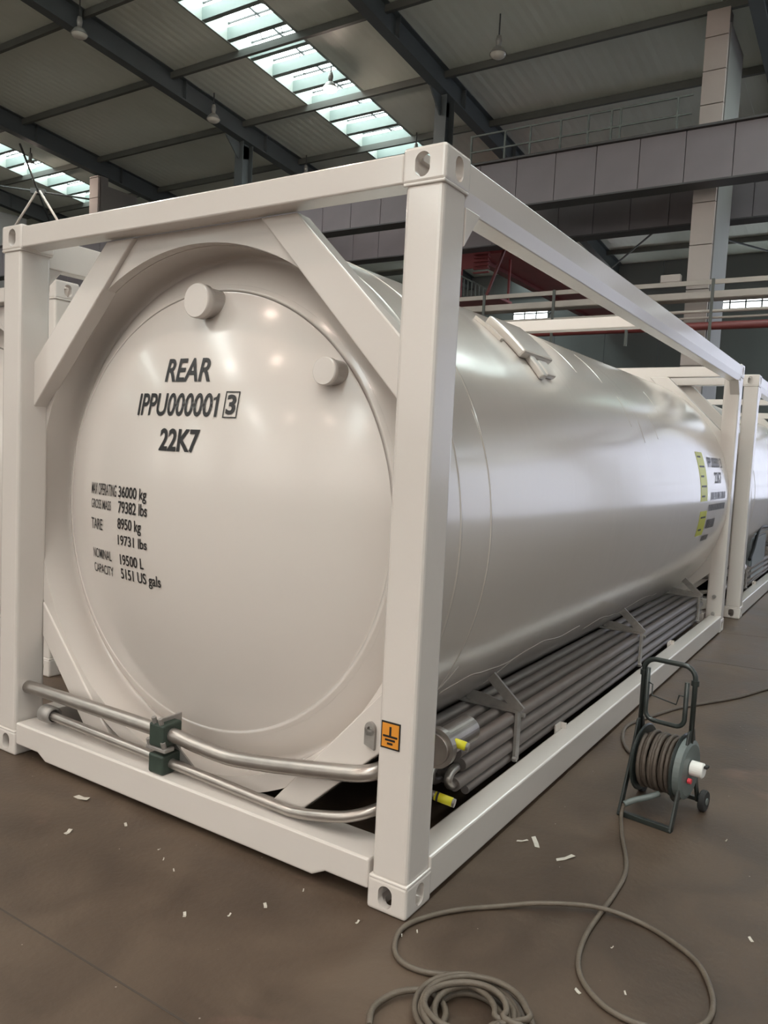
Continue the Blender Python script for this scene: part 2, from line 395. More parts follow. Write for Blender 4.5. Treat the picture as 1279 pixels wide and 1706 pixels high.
# walkway railing on the crane beam
rl = thing('walkway_railing', 'thin grey railing standing on top of the crane beam', 'railing', (0, 15.55, 8.62))
rx = [-8.1, -7.2, -6.55, -5.8, -5.15, -4.62, -4.42, -3.2]
for x in rx: MB().bar((x, 0, 0), (x, 0, .82), .04, .04, (0, 1, 0)).build('rail_post', 'raildark', rl)
for z in (.80, .42): MB().bar((-8.1, 0, z), (-2.9, 0, z), .035, .035).build('hand_rail', 'raildark', rl)
MB().bar((-8.1, 0, .06), (-2.9, 0, .06), .02, .12).build('toe_board', 'raildark', rl)
rl2 = thing('walkway_railing', 'low grey railing on the crane beam between slate rafters', 'railing', (0, 15.55, 8.62))
for k in range(8): MB().bar((-15.6+k*.85, 0, 0), (-15.6+k*.85, 0, .6), .035, .035, (0, 1, 0)).build('rail_post', 'raildark', rl2)
MB().bar((-15.6, 0, .58), (-9.6, 0, .58), .03, .03).build('hand_rail', 'raildark', rl2)

# cable tray and pipes along the columns
ct = thing('pipe_rack', 'pale dusty pipe rack with a red pipe along the columns below the crane beam', 'pipe rack', (0, 15.55, 5.1))
MB().box(-20, 11, 0, .03, .34, .44).build('upper_rail', 'tray', ct, .004)
MB().box(-20, 11, .0, .03, .06, .20).build('lower_rail', 'tray', ct, .004)
MB().box(-20, 11, .03, .38, .05, .08).build('tray_bed', 'tray', ct)
for x in (-18.6, -16.8, -15., -13.2, -11.3, -9.3, -7.5, -5.7, -3.95, -2.2, -.45, 1.3, 3.05): MB().box(x-.03, x+.03, -.04, 0, -.9, .45).build('hanger_post', 'purlin', ct)
MB().tube([(-20, .0, -.22), (11, .0, -.22)], .035, 10).build('conduit', 'tray', ct)
MB().tube([(-20, .1, -.34), (11, .1, -.34)], .025, 10).build('conduit', 'tray', ct)
MB().tube([(-20, .05, -.52), (11, .05, -.52)], .085, 14).build('red_pipe', 'redpipe', ct)['label'] = 'long dull red pipe'
bx = MB().box(-.21, .21, 0, .16, 0, .17).build('junction_box', 'board', None, .02); bx.location = (-3.1, 15.58, 5.545)
tag(bx, 'pale rectangular junction box sitting on the cable tray', 'junction box')

# far wall with high strip windows, other walls
wb = struct('wall_back')
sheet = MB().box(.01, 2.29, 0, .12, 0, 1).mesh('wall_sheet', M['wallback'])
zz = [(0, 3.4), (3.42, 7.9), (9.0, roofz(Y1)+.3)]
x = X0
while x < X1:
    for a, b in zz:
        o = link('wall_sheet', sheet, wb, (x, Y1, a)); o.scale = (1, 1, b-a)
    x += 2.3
for k, (a, b) in enumerate([(-30., -26.), (-19.6, -16.9), (-14.1, -12.4), (-10.2, -7.7), (-5.9, -1.2), (1., 6.), (7.4, 12.4), (13.8, 18.8), (20., 24.4)]):
    wn = struct('window_%d' % (10+k), (a, Y1, 7.9)); n = max(2, round((b-a)/.6)); d = (b-a)/n
    for i in range(n):
        for z0 in (.10, .36): MB().box(i*d+.03, (i+1)*d-.03, .05, .08, z0, z0+.2).build('pane', 'win', wn)
    MB().box(-.1, b-a+.1, .04, .1, .305, .355).build('window_rail', 'wallback', wn)
    m = MB()
    for i in range(n+1): m.box(i*d-.03, i*d+.03, .04, .1, .06, .62)
    m.build('mullion', 'wallback', wn)
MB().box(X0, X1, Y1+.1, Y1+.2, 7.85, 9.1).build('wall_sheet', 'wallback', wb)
dr_ = struct('door_1', (-.5, Y1-.06, 0))
dp = MB().box(.06, 1.58, -.03, 0, .05, 1.20).mesh('door_pane', M['door'])
for i in range(15):
    for j in (0, 1, 2, 3, 4, 5, 7): link('door_pane', dp, dr_, (i*1.64, 0, .3+j*1.23))
for i in range(16): MB().box(i*1.64-.05, i*1.64+.05, -.06, .02, 0, 9.9).build('door_stile', 'wall', dr_)
MB().box(0, 24.6, -.05, .02, 0, .32).build('door_rail', 'wall', dr_)
def big_wall(name, axis, pos, lo, hi, wins, topf):
    s = struct(name)
    if axis == 'y':
        MB().box(lo, hi, pos-.2, pos, 0, topf).build('wall_sheet', 'wall', s)
    else:
        MB().box(pos, pos+.2, lo, hi, 0, topf).build('wall_sheet', 'wall', s)
    return s
big_wall('wall_front', 'y', Y0, X0, X1, None, 13.)
big_wall('wall_right', 'x', X1, Y0, Y1, None, 13.)
big_wall('wall_left', 'x', X0-.2, Y0, Y1, None, 13.)
n = 20
for side, (px, sg) in enumerate(((X1, -1),)):
    for row, (za, zb) in enumerate(((.9, 7.4),)):
        wn = struct('window_%d' % (20+row), (px-.03, 0, 0))
        for i in range(36):
            y = Y0+1+i*1.64
            MB().box(0, .02, y, y+1.52, za, zb).build('pane', 'door2', wn)
for row, (za, zb) in enumerate(((3.2, 10.4),)):  # unseen glowing panels added behind the camera to brighten roof and rear head
    wn = struct('window_%d' % (30+row), (0, Y0+.03, 0))
    for i in range(40):
        x = X0+3+i*2.
        MB().box(x, x+1.88, -.02, 0, za, zb).build('pane', 'front_fill', wn)

# partition with panels behind the containers
pt = thing('panel_partition', 'dim blue grey panel partition standing between the far columns', 'partition', (0, 18.9, 0))
x = -14.
pm = MB().box(.02, 1.98, 0, .08, 0, 2.6).mesh('partition_panel', M['wallgreen'])
while x < -2:
    link('partition_panel', pm, pt, (x, 0, .1)); x += 2.
for z in (.0, 2.72): MB().box(-14, -2, -.04, .12, z, z+.1).build('partition_rail', 'beamdark', pt)

# red bridge crane of the next bay
rc = thing('bridge_crane', 'dark red overhead travelling crane with stair and diagonal strut', 'crane', (0, 19., 7.0))
MB().box(-9.9, -8.6, .35, 12.6, .60, 1.35).build('girder', 'red', rc, .02)
MB().box(-9.95, -9.68, .35, 12.6, .48, .60).build('girder_lip', 'redpipe', rc, .01)
MB().box(-10.7, -9.3, .28, .34, .20, .88).build('end_plate', 'red', rc, .01)
for x in (-9.9, -8.9):
    MB().box(x, x+.3, -.6, .75, 1.51, 1.60).build('hanger_beam', 'red', rc, .01)
    MB().box(x, x+.3, .62, .75, 1.30, 1.52).build('hanger_plate', 'red', rc)
MB().box(-10.7, -8.9, .15, 1.3, -.74, -.66).build('platform', 'red', rc, .01)
for x in (-10.65, -9.0): MB().bar((x, 1.2, -.7), (x, 1.2, .7), .06, .06, (0, 1, 0)).build('platform_hanger', 'red', rc)
for k in range(6): MB().box(-9.72, -9.22, .16, .27, .02+k*.11, .05+k*.11).build('stair_tread', 'red', rc)
for k in range(10): MB().bar((-10.4+k*.13, .2, -.66), (-10.4+k*.13, .2, .12-.065*k), .03, .03, (0, 1, 0)).build('baluster', 'raildark', rc)
MB().bar((-10.45, .2, .15), (-9.2, .2, -.50), .04, .04).build('hand_rail', 'raildark', rc)
MB().bar((-9.2, .12, -.66), (-8.68, .12, .68), .07, .07).build('strut', 'redpipe', rc)

# thin roof bracing beyond the columns
def brace_set(x, ya, yb, sx, label):
    b = thing('roof_brace', label, 'bracing', (x, ya, 0))
    za, zb = roofz(ya)-.75, roofz(yb)-.75
    MB().tube([(0, 0, za), (sx, yb-ya, zb)], .035, 8).build('brace_rod', 'darkmetal', b)
    MB().tube([(sx, 0, za), (0, yb-ya, zb)], .035, 8).build('brace_rod', 'darkmetal', b)
    MB().bar((sx*.47, (yb-ya)*.47, (za+zb)/2), (sx*.53, (yb-ya)*.53, (za+zb)/2), .2, .2).build('centre_plate', 'darkmetal', b)
brace_set(-9.1, 21.7, 30.2, 6.3, 'thin dark crossed rods under the roof beyond the crane beams')
brace_set(-2.4, 21.7, 30.2, 6.4, 'thin dark crossed rods under the roof beside the pale column')
brace_set(-30., 13.3, 18.9, 6.5, 'crossed tie rods under the skylight of the far bay')
tr = thing('hanging_strut', 'pair of pale inclined struts hanging under the far rafter crossing', 'strut', (-26.6, 16., 0))
z = roofz(16)-.8
MB().tube([(.1, 0, z), (2.2, .3, z-2.6)], .045, 8).build('strut', 'tray', tr)
MB().tube([(-.1, 0, z), (-2.4, -.3, z-2.4)], .045, 8).build('strut', 'tray', tr)

# high bay lamps
def lamp(x, y, lit, label, drop=.62, group=None):
    z = roofz(y)
    l = thing('high_bay_lamp', label, 'lamp', (x, y, z-drop), group)
    MB().tube([(0, 0, .26), (0, 0, drop-.01)], .018, 8).build('hanger_rod', 'darkmetal', l)
    MB().lathe([(0.02, 0), (.02, .05), (.16, .07), (.26, .05), (.28, 0)], (0, 0, 0), (0, 0, 1), 20).build('housing', 'lamphouse', l)
    MB().lathe([(.03, .05), (-.02, .12), (-.14, .20), (-.15, .20), (-.02, .10), (.02, .05)], (0, 0, 0), (0, 0, 1), 24).build('reflector', 'lamphouse', l)
    MB().lathe([(-.145, .185), (-.19, .165), (-.225, .11), (-.24, 0)], (0, 0, 0), (0, 0, 1), 24).build('lens', 'lit' if lit else 'lampglass', l)
lamp(-7.05, 14.6, False, 'unlit round high bay lamp hanging alone in the bay beside the pale column', .75)
lamp(-15.95, 10.05, False, 'unlit high bay lamp under the rafter, the one closer to the roof ridge', .7)
lamp(-16.0, 14.55, False, 'unlit high bay lamp hanging beside the middle of the rafter', .6)
lamp(-15.9, 18.7, False, 'unlit high bay lamp at the low end of the rafter', .6)
lamp(-11.65, 18.7, False, 'unlit dark high bay lamp beside the low end of the skylight', .6)
lamp(-11.95, 14.75, True, 'brightly glowing high bay lamp at the edge of the skylight', .45)
lamp(-25.1, 14.7, True, 'small glowing lamp under the rafter near the far skylight', .45)
for x in (-11.6, -7., -2.4, 2.2, 6.8):
    for y in (-3.4, -7.8, -12.4, -17., -21.6): lamp(x, y, True, 'glowing high bay lamp over the open floor behind the tank container', .6, 'lamps over the open floor')

# ================================================================== THE TANK CONTAINER
W, L, H = 2.438, 6.058, 2.591
CX, CZ, RT = -1.219, 1.295, 1.195            # barrel axis and radius
RI, RV, RC_, RK, YA = 1.12, 1.19, 2.4, .40, .028     # dished head, cut off by the skirt at RI
YV = YA+RC_-math.sqrt((RC_-RK)**2-(RV-RK)**2); RTAN = (RV-RK)*RC_/(RC_-RK); A9 = math.radians(48)
Y9 = YV-RK*math.cos(A9); R9 = RV-RK+RK*math.sin(A9); YB = Y9-.03      # where the fillet runs out on the skirt
def yhead(r):
    if r < RTAN: return YA+RC_-math.sqrt(RC_*RC_-r*r)
    return YV-math.sqrt(max(0, RK*RK-(min(r, RI)-(RV-RK))**2))

def casting_mesh():
    """near right top casting, outer corner at the origin, holes on the three outer faces"""
    def tmp(mb):
        o = bpy.data.objects.new('tmp', mb.mesh('tmp', M['paint'])); col.objects.link(o); return o
    def oblong(cx, cy, wx, wy, n=10):
        r = min(wx, wy)/2; pts = []
        for i in range(4*n):
            a = 2*PI*(i+.5)/(4*n); c, s_ = math.cos(a), math.sin(a)
            pts.append((cx+c*r+math.copysign(max(0, wx/2-r), c), cy+s_*r+math.copysign(max(0, wy/2-r), s_)))
        return pts
    base = tmp(MB().box(-.162, 0, 0, .178, -.118, 0))
    bb = base.modifiers.new('b', 'BEVEL'); bb.width = .012; bb.segments = 3
    cut = [tmp(MB().box(-.134, -.03, .03, .15, -.092, -.028)),
           tmp(MB().prism(oblong(-.086, -.060, .056, .080), 1, -.05, .06)),
           tmp(MB().prism(oblong(.094, -.060, .056, .080), 0, -.06, .05)),
           tmp(MB().prism(oblong(-.084, .09, .064, .12), 2, -.06, .05))]
    for c in cut:
        m = base.modifiers.new('x', 'BOOLEAN'); m.operation = 'DIFFERENCE'; m.object = c; m.solver = 'EXACT'
    dg = bpy.context.evaluated_depsgraph_get(); dg.update()
    me = bpy.data.meshes.new_from_object(base.evaluated_get(dg)); me.name = 'corner_casting'
    for o in [base]+cut: bpy.data.objects.remove(o)
    return me
CAST = casting_mesh()

def end_frame(root, y0, s):
    """posts, beams and braces of one end; s=+1 near end, -1 far end (mirrored along y)"""
    Y = lambda y: y0+s*y
    def bx(m, x0, x1, ya, yb, z0, z1): a, b = sorted((Y(ya), Y(yb))); return m.box(x0, x1, a, b, z0, z1)
    def pr(m, poly, ya, yb): a, b = sorted((Y(ya), Y(yb))); return m.prism(poly, 1, a, b)
    for sx in (0, 1):
        xx = lambda v: -v if sx == 0 else -W+v
        for top in (0, 1):
            o = link('corner_casting', CAST, root, (0 if sx == 0 else -W, y0, H if top else 0))
            o.scale = (1 if sx == 0 else -1, s, 1 if top else -1)
        a, b = sorted((xx(.006), xx(.150)))
        bx(MB(), a, b, .006, .166, .116, H-.116).build('corner_post', 'paint', root, .016, 3)
        # weld bead plates under the castings
        for z in (.112, H-.124):
            a, b = sorted((xx(.001), xx(.157))); bx(MB(), a, b, .001, .172, z, z+.012).build('cap_plate', 'paint', root, .004)
        # upper diagonal brace and lower one: box sections in the end plane
        P = lambda q: [(CX+(1 if sx == 0 else -1)*u, z) for u, z in q]
        m = MB(); pr(m, P([(.365, H-.118), (.545, H-.118), (1.085, 1.945), (1.085, 1.72)]), .085, .165); m.build('diagonal_brace', 'paint', root, .006)
        m = MB()
        if sx == 0: pr(m, P([(.50, .17), (.64, .17), (1.085, .575), (1.085, .815)]), .10, .165)
        else: pr(m, P([(.51, .17), (.70, .17), (1.065, .585), (1.065, .76)]), .148, .20)
        m.build('diagonal_brace', 'paint', root, .006)
    z0, z1 = H-.112, H-.014
    bx(MB(), -W+.160, -.160, .004, .105, z0, z1).build('top_beam', 'paint', root, .006)
    # bottom beam with raised ends next to the castings
    e = W-.162
    poly = [(-e, .172), (-.162, .172), (-.162, .062), (-.35, .062), (-.41, .03), (-e+.24, .03), (-e+.18, .062), (-e, .062)]
    m = MB(); pr(m, poly, .004, .175); m.build('bottom_beam', 'paint', root, .008)

def ring_part(root, y0, s, name, prof, mat, n=96, parent=None):
    m = MB().lathe([(y0+s*d, r) for d, r in prof], (CX, 0, CZ), (0, 1, 0), n)
    return m.build(name, mat, parent or root)

root = thing('tank_container', 'white framed tank container with REAR lettering on its dished head', 'tank container')
end_frame(root, 0, 1); end_frame(root, L, -1)
# side rails
for sx in (0, 1):
    q = lambda v: -v if sx == 0 else -W+v
    poly = [(q(.002), H-.016), (q(.002), H-.110), (q(.020), H-.165), (q(.105), H-.165), (q(.105), H-.016)]
    m = MB(); m.prism([(a, b) for a, b in poly], 1, .165, L-.165); m.build('top_rail', 'paint', root, .004)
    a, b = sorted((q(.002), q(.112)))
    MB().box(a, b, .165, L-.165, .018, .165).build('bottom_rail', 'paint', root, .008)
    a, b = sorted((q(.006), q(.09)))
    for yy, sg in ((.166, 1), (L-.166, -1)):
        MB().prism([(yy, H-.16), (yy+sg*.11, H-.16), (yy, H-.29)], 0, a, b).build('corner_gusset', 'paint', root, .003)
MB().box(-W+.1, -.1, 3.05, 3.15, H-.092, H-.016).build('cross_member', 'paint', root, .005)

# barrel
sm = MB()
for prof_ in ([(.172, RI+.01), (.172, RT)], [(.172, RT), (1.5, RT), (3., RT), (4.5, RT), (L-.172, RT)], [(L-.172, RT), (L-.172, RI)]):
    sm.lathe(prof_, (CX, 0, CZ), (0, 1, 0), 160)
shell = sm.build('tank_shell', 'shell', root)
for yy, wd in ((.30, .010), (.555, .008)):
    m = MB().lathe([(yy-wd, RT-.002), (yy-wd*.6, RT+.0025), (yy+wd*.6, RT+.0025), (yy+wd, RT-.002)], (CX, 0, CZ), (0, 1, 0), 128)
    m.build('seam_band', 'shell', shell)
for y0, s in ((0, 1), (L, -1)):
    er = MB()
    for prof_ in ([(.172, RT-.003), (.155, RT-.003)], [(.155, RT-.003), (.155, RI)], [(.155, RI), (YB, RI)]):
        er.lathe([(y0+s*d, r) for d, r in prof_], (CX, 0, CZ), (0, 1, 0), 128)
    er.build('end_ring', 'head', root)
    poly = [(CX-.53, H-.112), (CX+.53, H-.112)]
    a1 = math.acos(.64/(RI+.002)); n_ = 24
    poly += [(CX+(RI+.002)*math.cos(PI/2-(PI/2-a1)*(1-2*i/n_)), CZ+(RI+.002)*math.sin(PI/2-(PI/2-a1)*(1-2*i/n_))) for i in range(n_+1)]
    a_, b_ = sorted((y0+s*.108, y0+s*.154))
    MB().prism(poly, 1, a_, b_).build('saddle_plate', 'head', root)
    prof = [(yhead(r), r) for r in [0, .1, .2, .3, .4, .5, .6, .7, .8, .88, .94, .98, RTAN]]
    a0 = math.asin((RTAN-(RV-RK))/RK); a9 = A9
    for i in range(1, 11):
        a = a0+(a9-a0)*i/10; prof.append((YV-RK*math.cos(a), RV-RK+RK*math.sin(a)))
    # concave fillet from the knuckle to the skirt
    p0, p1, p2, p3 = (Vector(q) for q in ((Y9, R9), (Y9+.02*math.sin(A9), R9+.02*math.cos(A9)), (Y9+.024, RI), (YB, RI)))
    for i in range(1, 13):
        t = i/12; q = p0*(1-t)**3+p1*3*t*(1-t)**2+p2*3*t*t*(1-t)+p3*t**3; prof.append((q.x, q.y))
    hd = ring_part(root, y0, s, 'rear_head' if s > 0 else 'front_head', prof, 'head', 128)
    if s > 0: head = hd

# film folds on the wrapped barrel
def on_barrel(y, deg, dr=0.): a = math.radians(deg); return (CX+(RT+dr)*math.cos(a), y, CZ+(RT+dr)*math.sin(a))
def patch(name, y0, y1, a0, a1, thick, mat, parent, ny=6, na=8, slant=0., bevel=0):
    m = MB(); vs = []; 
    for dr in (.0005, thick):
        for i in range(ny+1):
            for j in range(na+1):
                vs.append(on_barrel(y0+(y1-y0)*i/ny+slant*(j/na), a0+(a1-a0)*j/na, dr))
    k = (ny+1)*(na+1); fs = []
    id_ = lambda t, i, j: t*k+i*(na+1)+j
    for t in (0, 1):
        for i in range(ny):
            for j in range(na): fs.append((id_(t, i, j), id_(t, i+1, j), id_(t, i+1, j+1), id_(t, i, j+1)))
    for i in range(ny):
        for j in (0, na): fs.append((id_(0, i, j), id_(0, i+1, j), id_(1, i+1, j), id_(1, i, j)))
    for j in range(na):
        for i in (0, ny): fs.append((id_(0, i, j), id_(0, i, j+1), id_(1, i, j+1), id_(1, i, j)))
    m.add(vs, fs); return m.build(name, mat, parent, bevel)
# wrapped fitting on the shoulder of the barrel: stepped pad with a pale rolled end
pad = patch('wrapped_fitting', 1.42, 1.80, 42, 55, .05, 'shell', shell, bevel=.012)
patch('film_fold', 1.50, 1.56, 36, 43, .035, 'shell', pad, 2, 4, bevel=.008)
patch('film_fold', 1.60, 1.72, 37, 42, .03, 'shell', pad, 2, 4, bevel=.008)
patch('film_fold', 1.34, 1.37, 47, 56, .018, 'shell', pad, 1, 5)
for y, a, b, sl in ((.553, 14, 24, -.02), (2.86, 27, 38, .05), (3.05, 22, 30, .04), (3.45, 24, 33, .03), (2.35, 44, 60, .1), (2.8, 43, 58, .12), (3.9, 36, 46, .06), (.5, -40, -28, .12), (1.25, -44, -36, .15)):
    m = MB(); m.tube([on_barrel(y+sl*t/8, a+(b-a)*t/8, -.004) for t in range(9)], .0065, 6); m.build('film_crease', 'shell', shell)
m = MB(); m.tube([on_barrel(.62+1.75*t/14, -35+1.2*math.sin(t*.9)+random.uniform(-.4, .4), -.007) for t in range(15)], .010, 6, 3); m.build('film_crease', 'shell', shell)
m = MB(); m.tube([on_barrel(2.6+1.9*t/14, -39+1.4*math.sin(t*.8)+random.uniform(-.4, .4), -.007) for t in range(15)], .010, 6, 3); m.build('film_crease', 'shell', shell)

# yellow labels and side marking at the front end of the barrel
for y, a, b in ((4.57, 1., 21.), (4.60, -13.2, -3.)):
    lb = patch('yellow_label', y, y+.27, a, b, .002, 'yellowlabel', shell, 3, 12)
    nrow = 5 if b > 10 else 2
    for k in range(nrow):
        aa = a+(b-a)*(k+.5)/nrow
        patch('print_line', y+.04, y+.16+.07*(k % 2), aa-.35, aa+.35, .0035, 'print', lb, 2, 1)

# lettering
def text_mesh(body, mapf, x0, x1, z0, z1, off=.0, cells=.03, shear=0.):
    cu = bpy.data.curves.new('t', 'FONT'); cu.body = body; cu.fill_mode = 'FRONT'; cu.offset = off; cu.resolution_u = 4; cu.shear = shear
    o = bpy.data.objects.new('t', cu); col.objects.link(o)
    dg = bpy.context.evaluated_depsgraph_get(); me = bpy.data.meshes.new_from_object(o.evaluated_get(dg))
    bpy.data.objects.remove(o)
    bm = bmesh.new(); bm.from_mesh(me)
    xs = [v.co.x for v in bm.verts]; ysv = [v.co.y for v in bm.verts]; a, b, c, d = min(xs), max(xs), min(ysv), max(ysv)
    for v in bm.verts:
        v.co = Vector((x0+(v.co.x-a)/(b-a)*(x1-x0), 0, z0+(v.co.y-c)/(d-c)*(z1-z0)))
    for lo, hi, ax in ((x0, x1, 0), (z0, z1, 2)):
        n = int((hi-lo)/cells)
        for i in range(1, n+1):
            t = lo+(hi-lo)*i/(n+1); co = [0, 0, 0]; co[ax] = t; no = [0, 0, 0]; no[ax] = 1
            bmesh.ops.bisect_plane(bm, geom=bm.verts[:]+bm.edges[:]+bm.faces[:], plane_co=co, plane_no=no)
    for v in bm.verts: v.co = Vector(mapf(v.co.x, v.co.z))
    bm.to_mesh(me); bm.free(); me.materials.clear(); me.materials.append(M['print']); me.name = 'lettering'; return me
def on_head(x, z): return (x, yhead(math.hypot(x-CX, z-CZ))-.0025, z)
for body, x0, x1, z0, z1, off in (
    ('REAR', -1.374, -1.103, 1.851, 1.951, .022), ('IPPU00000', -1.526, -1.066, 1.705, 1.803, .018), ('3', -.994, -.948, 1.717, 1.798, .03), ('22K7', -1.342, -1.108, 1.556, 1.653, .03),
    ('MAX OPERATING', -1.876, -1.63, 1.338, 1.392, .006), ('GROSS MASS', -1.873, -1.674, 1.273, 1.316, .006),
    ('36000 kg', -1.612, -1.398, 1.325, 1.391, .016), ('79382 lbs', -1.610, -1.390, 1.270, 1.324, .016),
    ('TARE', -1.873, -1.755, 1.175, 1.227, .006), ('8950 kg', -1.614, -1.431, 1.183, 1.248, .016), ('19731 lbs', -1.613, -1.391, 1.126, 1.172, .016),
    ('NOMINAL', -1.862, -1.677, 1.040, 1.086, .006), ('CAPACITY', -1.864, -1.669, .970, 1.014, .006), ('19500 L', -1.602, -1.419, 1.037, 1.086, .016), ('5151 US gals', -1.602, -1.308, .958, 1.022, .016)):
    link('lettering', text_mesh(body, on_head, x0, x1, z0, z1, off), head)
m = MB()
bx0, bx1, bz0, bz1 = -1.006, -.936, 1.703, 1.811
one = [(.5, 0), (1, 0), (1, 1), (.66, 1), (.5, .86), (0, .80), (0, .70), (.5, .74)]
m1 = MB().add([on_head(-1.064+.028*u, 1.706+.096*v) for u, v in one], [(0, 1, 2, 3, 4, 7), (4, 5, 6, 7)]); m1.build('lettering', 'print', head)
def strip(m, x0, x1, z0, z1, n=6):
    vs = []; hor = (x1-x0) > (z1-z0)
    for i in range(n+1):
        t = i/n
        if hor: vs += [on_head(x0+(x1-x0)*t, z0), on_head(x0+(x1-x0)*t, z1)]
        else: vs += [on_head(x0, z0+(z1-z0)*t), on_head(x1, z0+(z1-z0)*t)]
    m.add(vs, [(2*i, 2*i+1, 2*i+3, 2*i+2) for i in range(n)])
for a in ((bx0, bx1, bz1-.005, bz1), (bx0, bx1, bz0, bz0+.005), (bx0, bx0+.005, bz0, bz1), (bx1-.005, bx1, bz0, bz1)): strip(m, *a)
m.build('check_digit_box', 'print', head)
def on_side(y, z): return (CX+math.sqrt((RT+.003)**2-(z-CZ)**2), y, z)
for body, y0, y1, z0, z1 in (('IPPU000001 3', 4.98, 5.64, 1.60, 1.69), ('22K7', 5.2, 5.52, 1.46, 1.56)):
    link('lettering', text_mesh(body, on_side, y0, y1, z0, z1, .02, .05), shell)
for z0, z1, y0, y1 in ((1.32, 1.385, 5.0, 5.66), (1.225, 1.28, 4.93, 5.66), (1.07, 1.15, 4.93, 5.3), (.96, 1.01, 4.9, 5.2)):
    m = MB(); y = y0
    while y < y1:
        wd = random.uniform(.012, .03); q = [on_side(y, z0), on_side(y+wd, z0), on_side(y+wd, z1), on_side(y, z1)]
        m.add(q, [(0, 1, 2, 3)]); y += wd+random.uniform(.01, .02)
    m.build('illegible_print', 'print', shell)

# nozzle caps on the head
def cap(x, z, r, ln, r2):
    y = yhead(math.hypot(x-CX, z-CZ))
    c = MB().lathe([(y+.05, r2), (y-ln*.55, r2), (y-ln*.56, r), (y-ln+.004, r), (y-ln, r-.004), (y-ln, 0)], (x, 0, z), (0, 1, 0), 40, False)
    for i in range(len(c.sm)): c.sm[i] = (i//40) in (0, 2)
    return c.build('nozzle_cap', 'head', head)
cap(-1.205, 2.185, .072, .10, .064); cap(-.548, 1.89, .054, .075, .050)

# rear pipes, clamp, lug
MB().tube([(-2.3, .075, .335), (-1.9, .072, .340), (-1.27, .07, .342), (-1.10, .07, .332), (-.93, .07, .326), (-.80, .07, .338), (-.62, .07, .366), (-.35, .07, .414), (-.26, .075, .432), (-.21, .105, .445), (-.195, .19, .45), (-.195, .42, .45)], .031, 14, 4).build('rear_pipe', 'steel', root)
MB().tube([(-2.15, .075, .232), (-1.9, .07, .229), (-1.295, .07, .217), (-.66, .07, .200), (-.54, .07, .203), (-.44, .07, .222), (-.32, .08, .25), (-.23, .12, .285), (-.20, .2, .30), (-.195, .4, .31)], .0215, 12, 4).build('rear_pipe', 'steel', root)
MB().lathe([(-.05, .03), (-.05, .042), (.03, .042), (.03, .03)], (-2.1, .075, .233), (1, 0, 0), 16).build('pipe_elbow_collar', 'galv', root)
cl = MB().box(-1.285, -1.275, .045, .16, .172, .41).build('pipe_clamp', 'galv', root, .003)
for z, h, d in ((.342, .05, .05), (.216, .042, .045)):
    MB().box(-1.325, -1.235, .018, .125, z-h, z+h).build('clamp_block', 'clamp', cl, .008)
MB().box(-1.345, -1.225, .02, .075, .272, .290).build('clamp_bar', 'galv', cl, .004)
for x, z in ((-1.30, .40), (-1.26, .40), (-1.33, .30), (-1.24, .30)):
    MB().lathe([(0, 0), (0, .011), (.03, .011), (.03, 0)], (x, .03, z-.01), (0, -.3, 1), 6, False).build('clamp_bolt', 'galv', cl)
MB().prism([(-1.275, .172), (-1.10, .172), (-1.275, .29)], 1, .115, .123).build('clamp_gusset', 'galv', cl)
m = MB()
hx, hz = -.238, .60
ring_o = [(hx+.022*math.cos(2*PI*i/20), hz+.026*math.sin(2*PI*i/20)) for i in range(20)]
ring_i = [(hx+.010*math.cos(2*PI*i/20), hz+.010*math.sin(2*PI*i/20)) for i in range(20)]
vs = [(a, y, b) for y in (.085, .097) for rg in (ring_o, ring_i) for a, b in rg]; fs = []
for i in range(20):
    j = (i+1) % 20
    fs += [(i, j, 20+j, 20+i), (40+i, 40+j, 60+j, 60+i), (i, j, 40+j, 40+i), (20+i, 20+j, 60+j, 60+i)]
m.add(vs, fs); m.prism([(hx-.022, hz), (hx-.010, hz-.004), (hx+.010, hz-.004), (hx+.022, hz), (hx+.022, hz-.075), (hx-.022, hz-.06)], 1, .085, .097)
m.build('earthing_lug', 'galv', root)

# earthing sticker on the corner post
sx0, sx1, sz0, sz1 = -.137, -.060, .585, .680
st = MB().box(sx0, sx1, .0035, .0058, sz0, sz1).build('earthing_sticker', 'print', root)
MB().box(sx0+.005, sx1-.005, .0022, .0034, sz0+.006, sz1-.006).build('sticker_field', 'orange', st)
c = (sx0+sx1)/2; m = MB()
m.box(c-.004, c+.004, .001, .0021, sz0+.048, sz1-.016)
for k, wd in enumerate((.029, .020, .011)): m.box(c-wd, c+wd, .001, .0021, sz0+.041-k*.0125, sz0+.048-k*.0125)
m.build('earth_symbol', 'print', st)

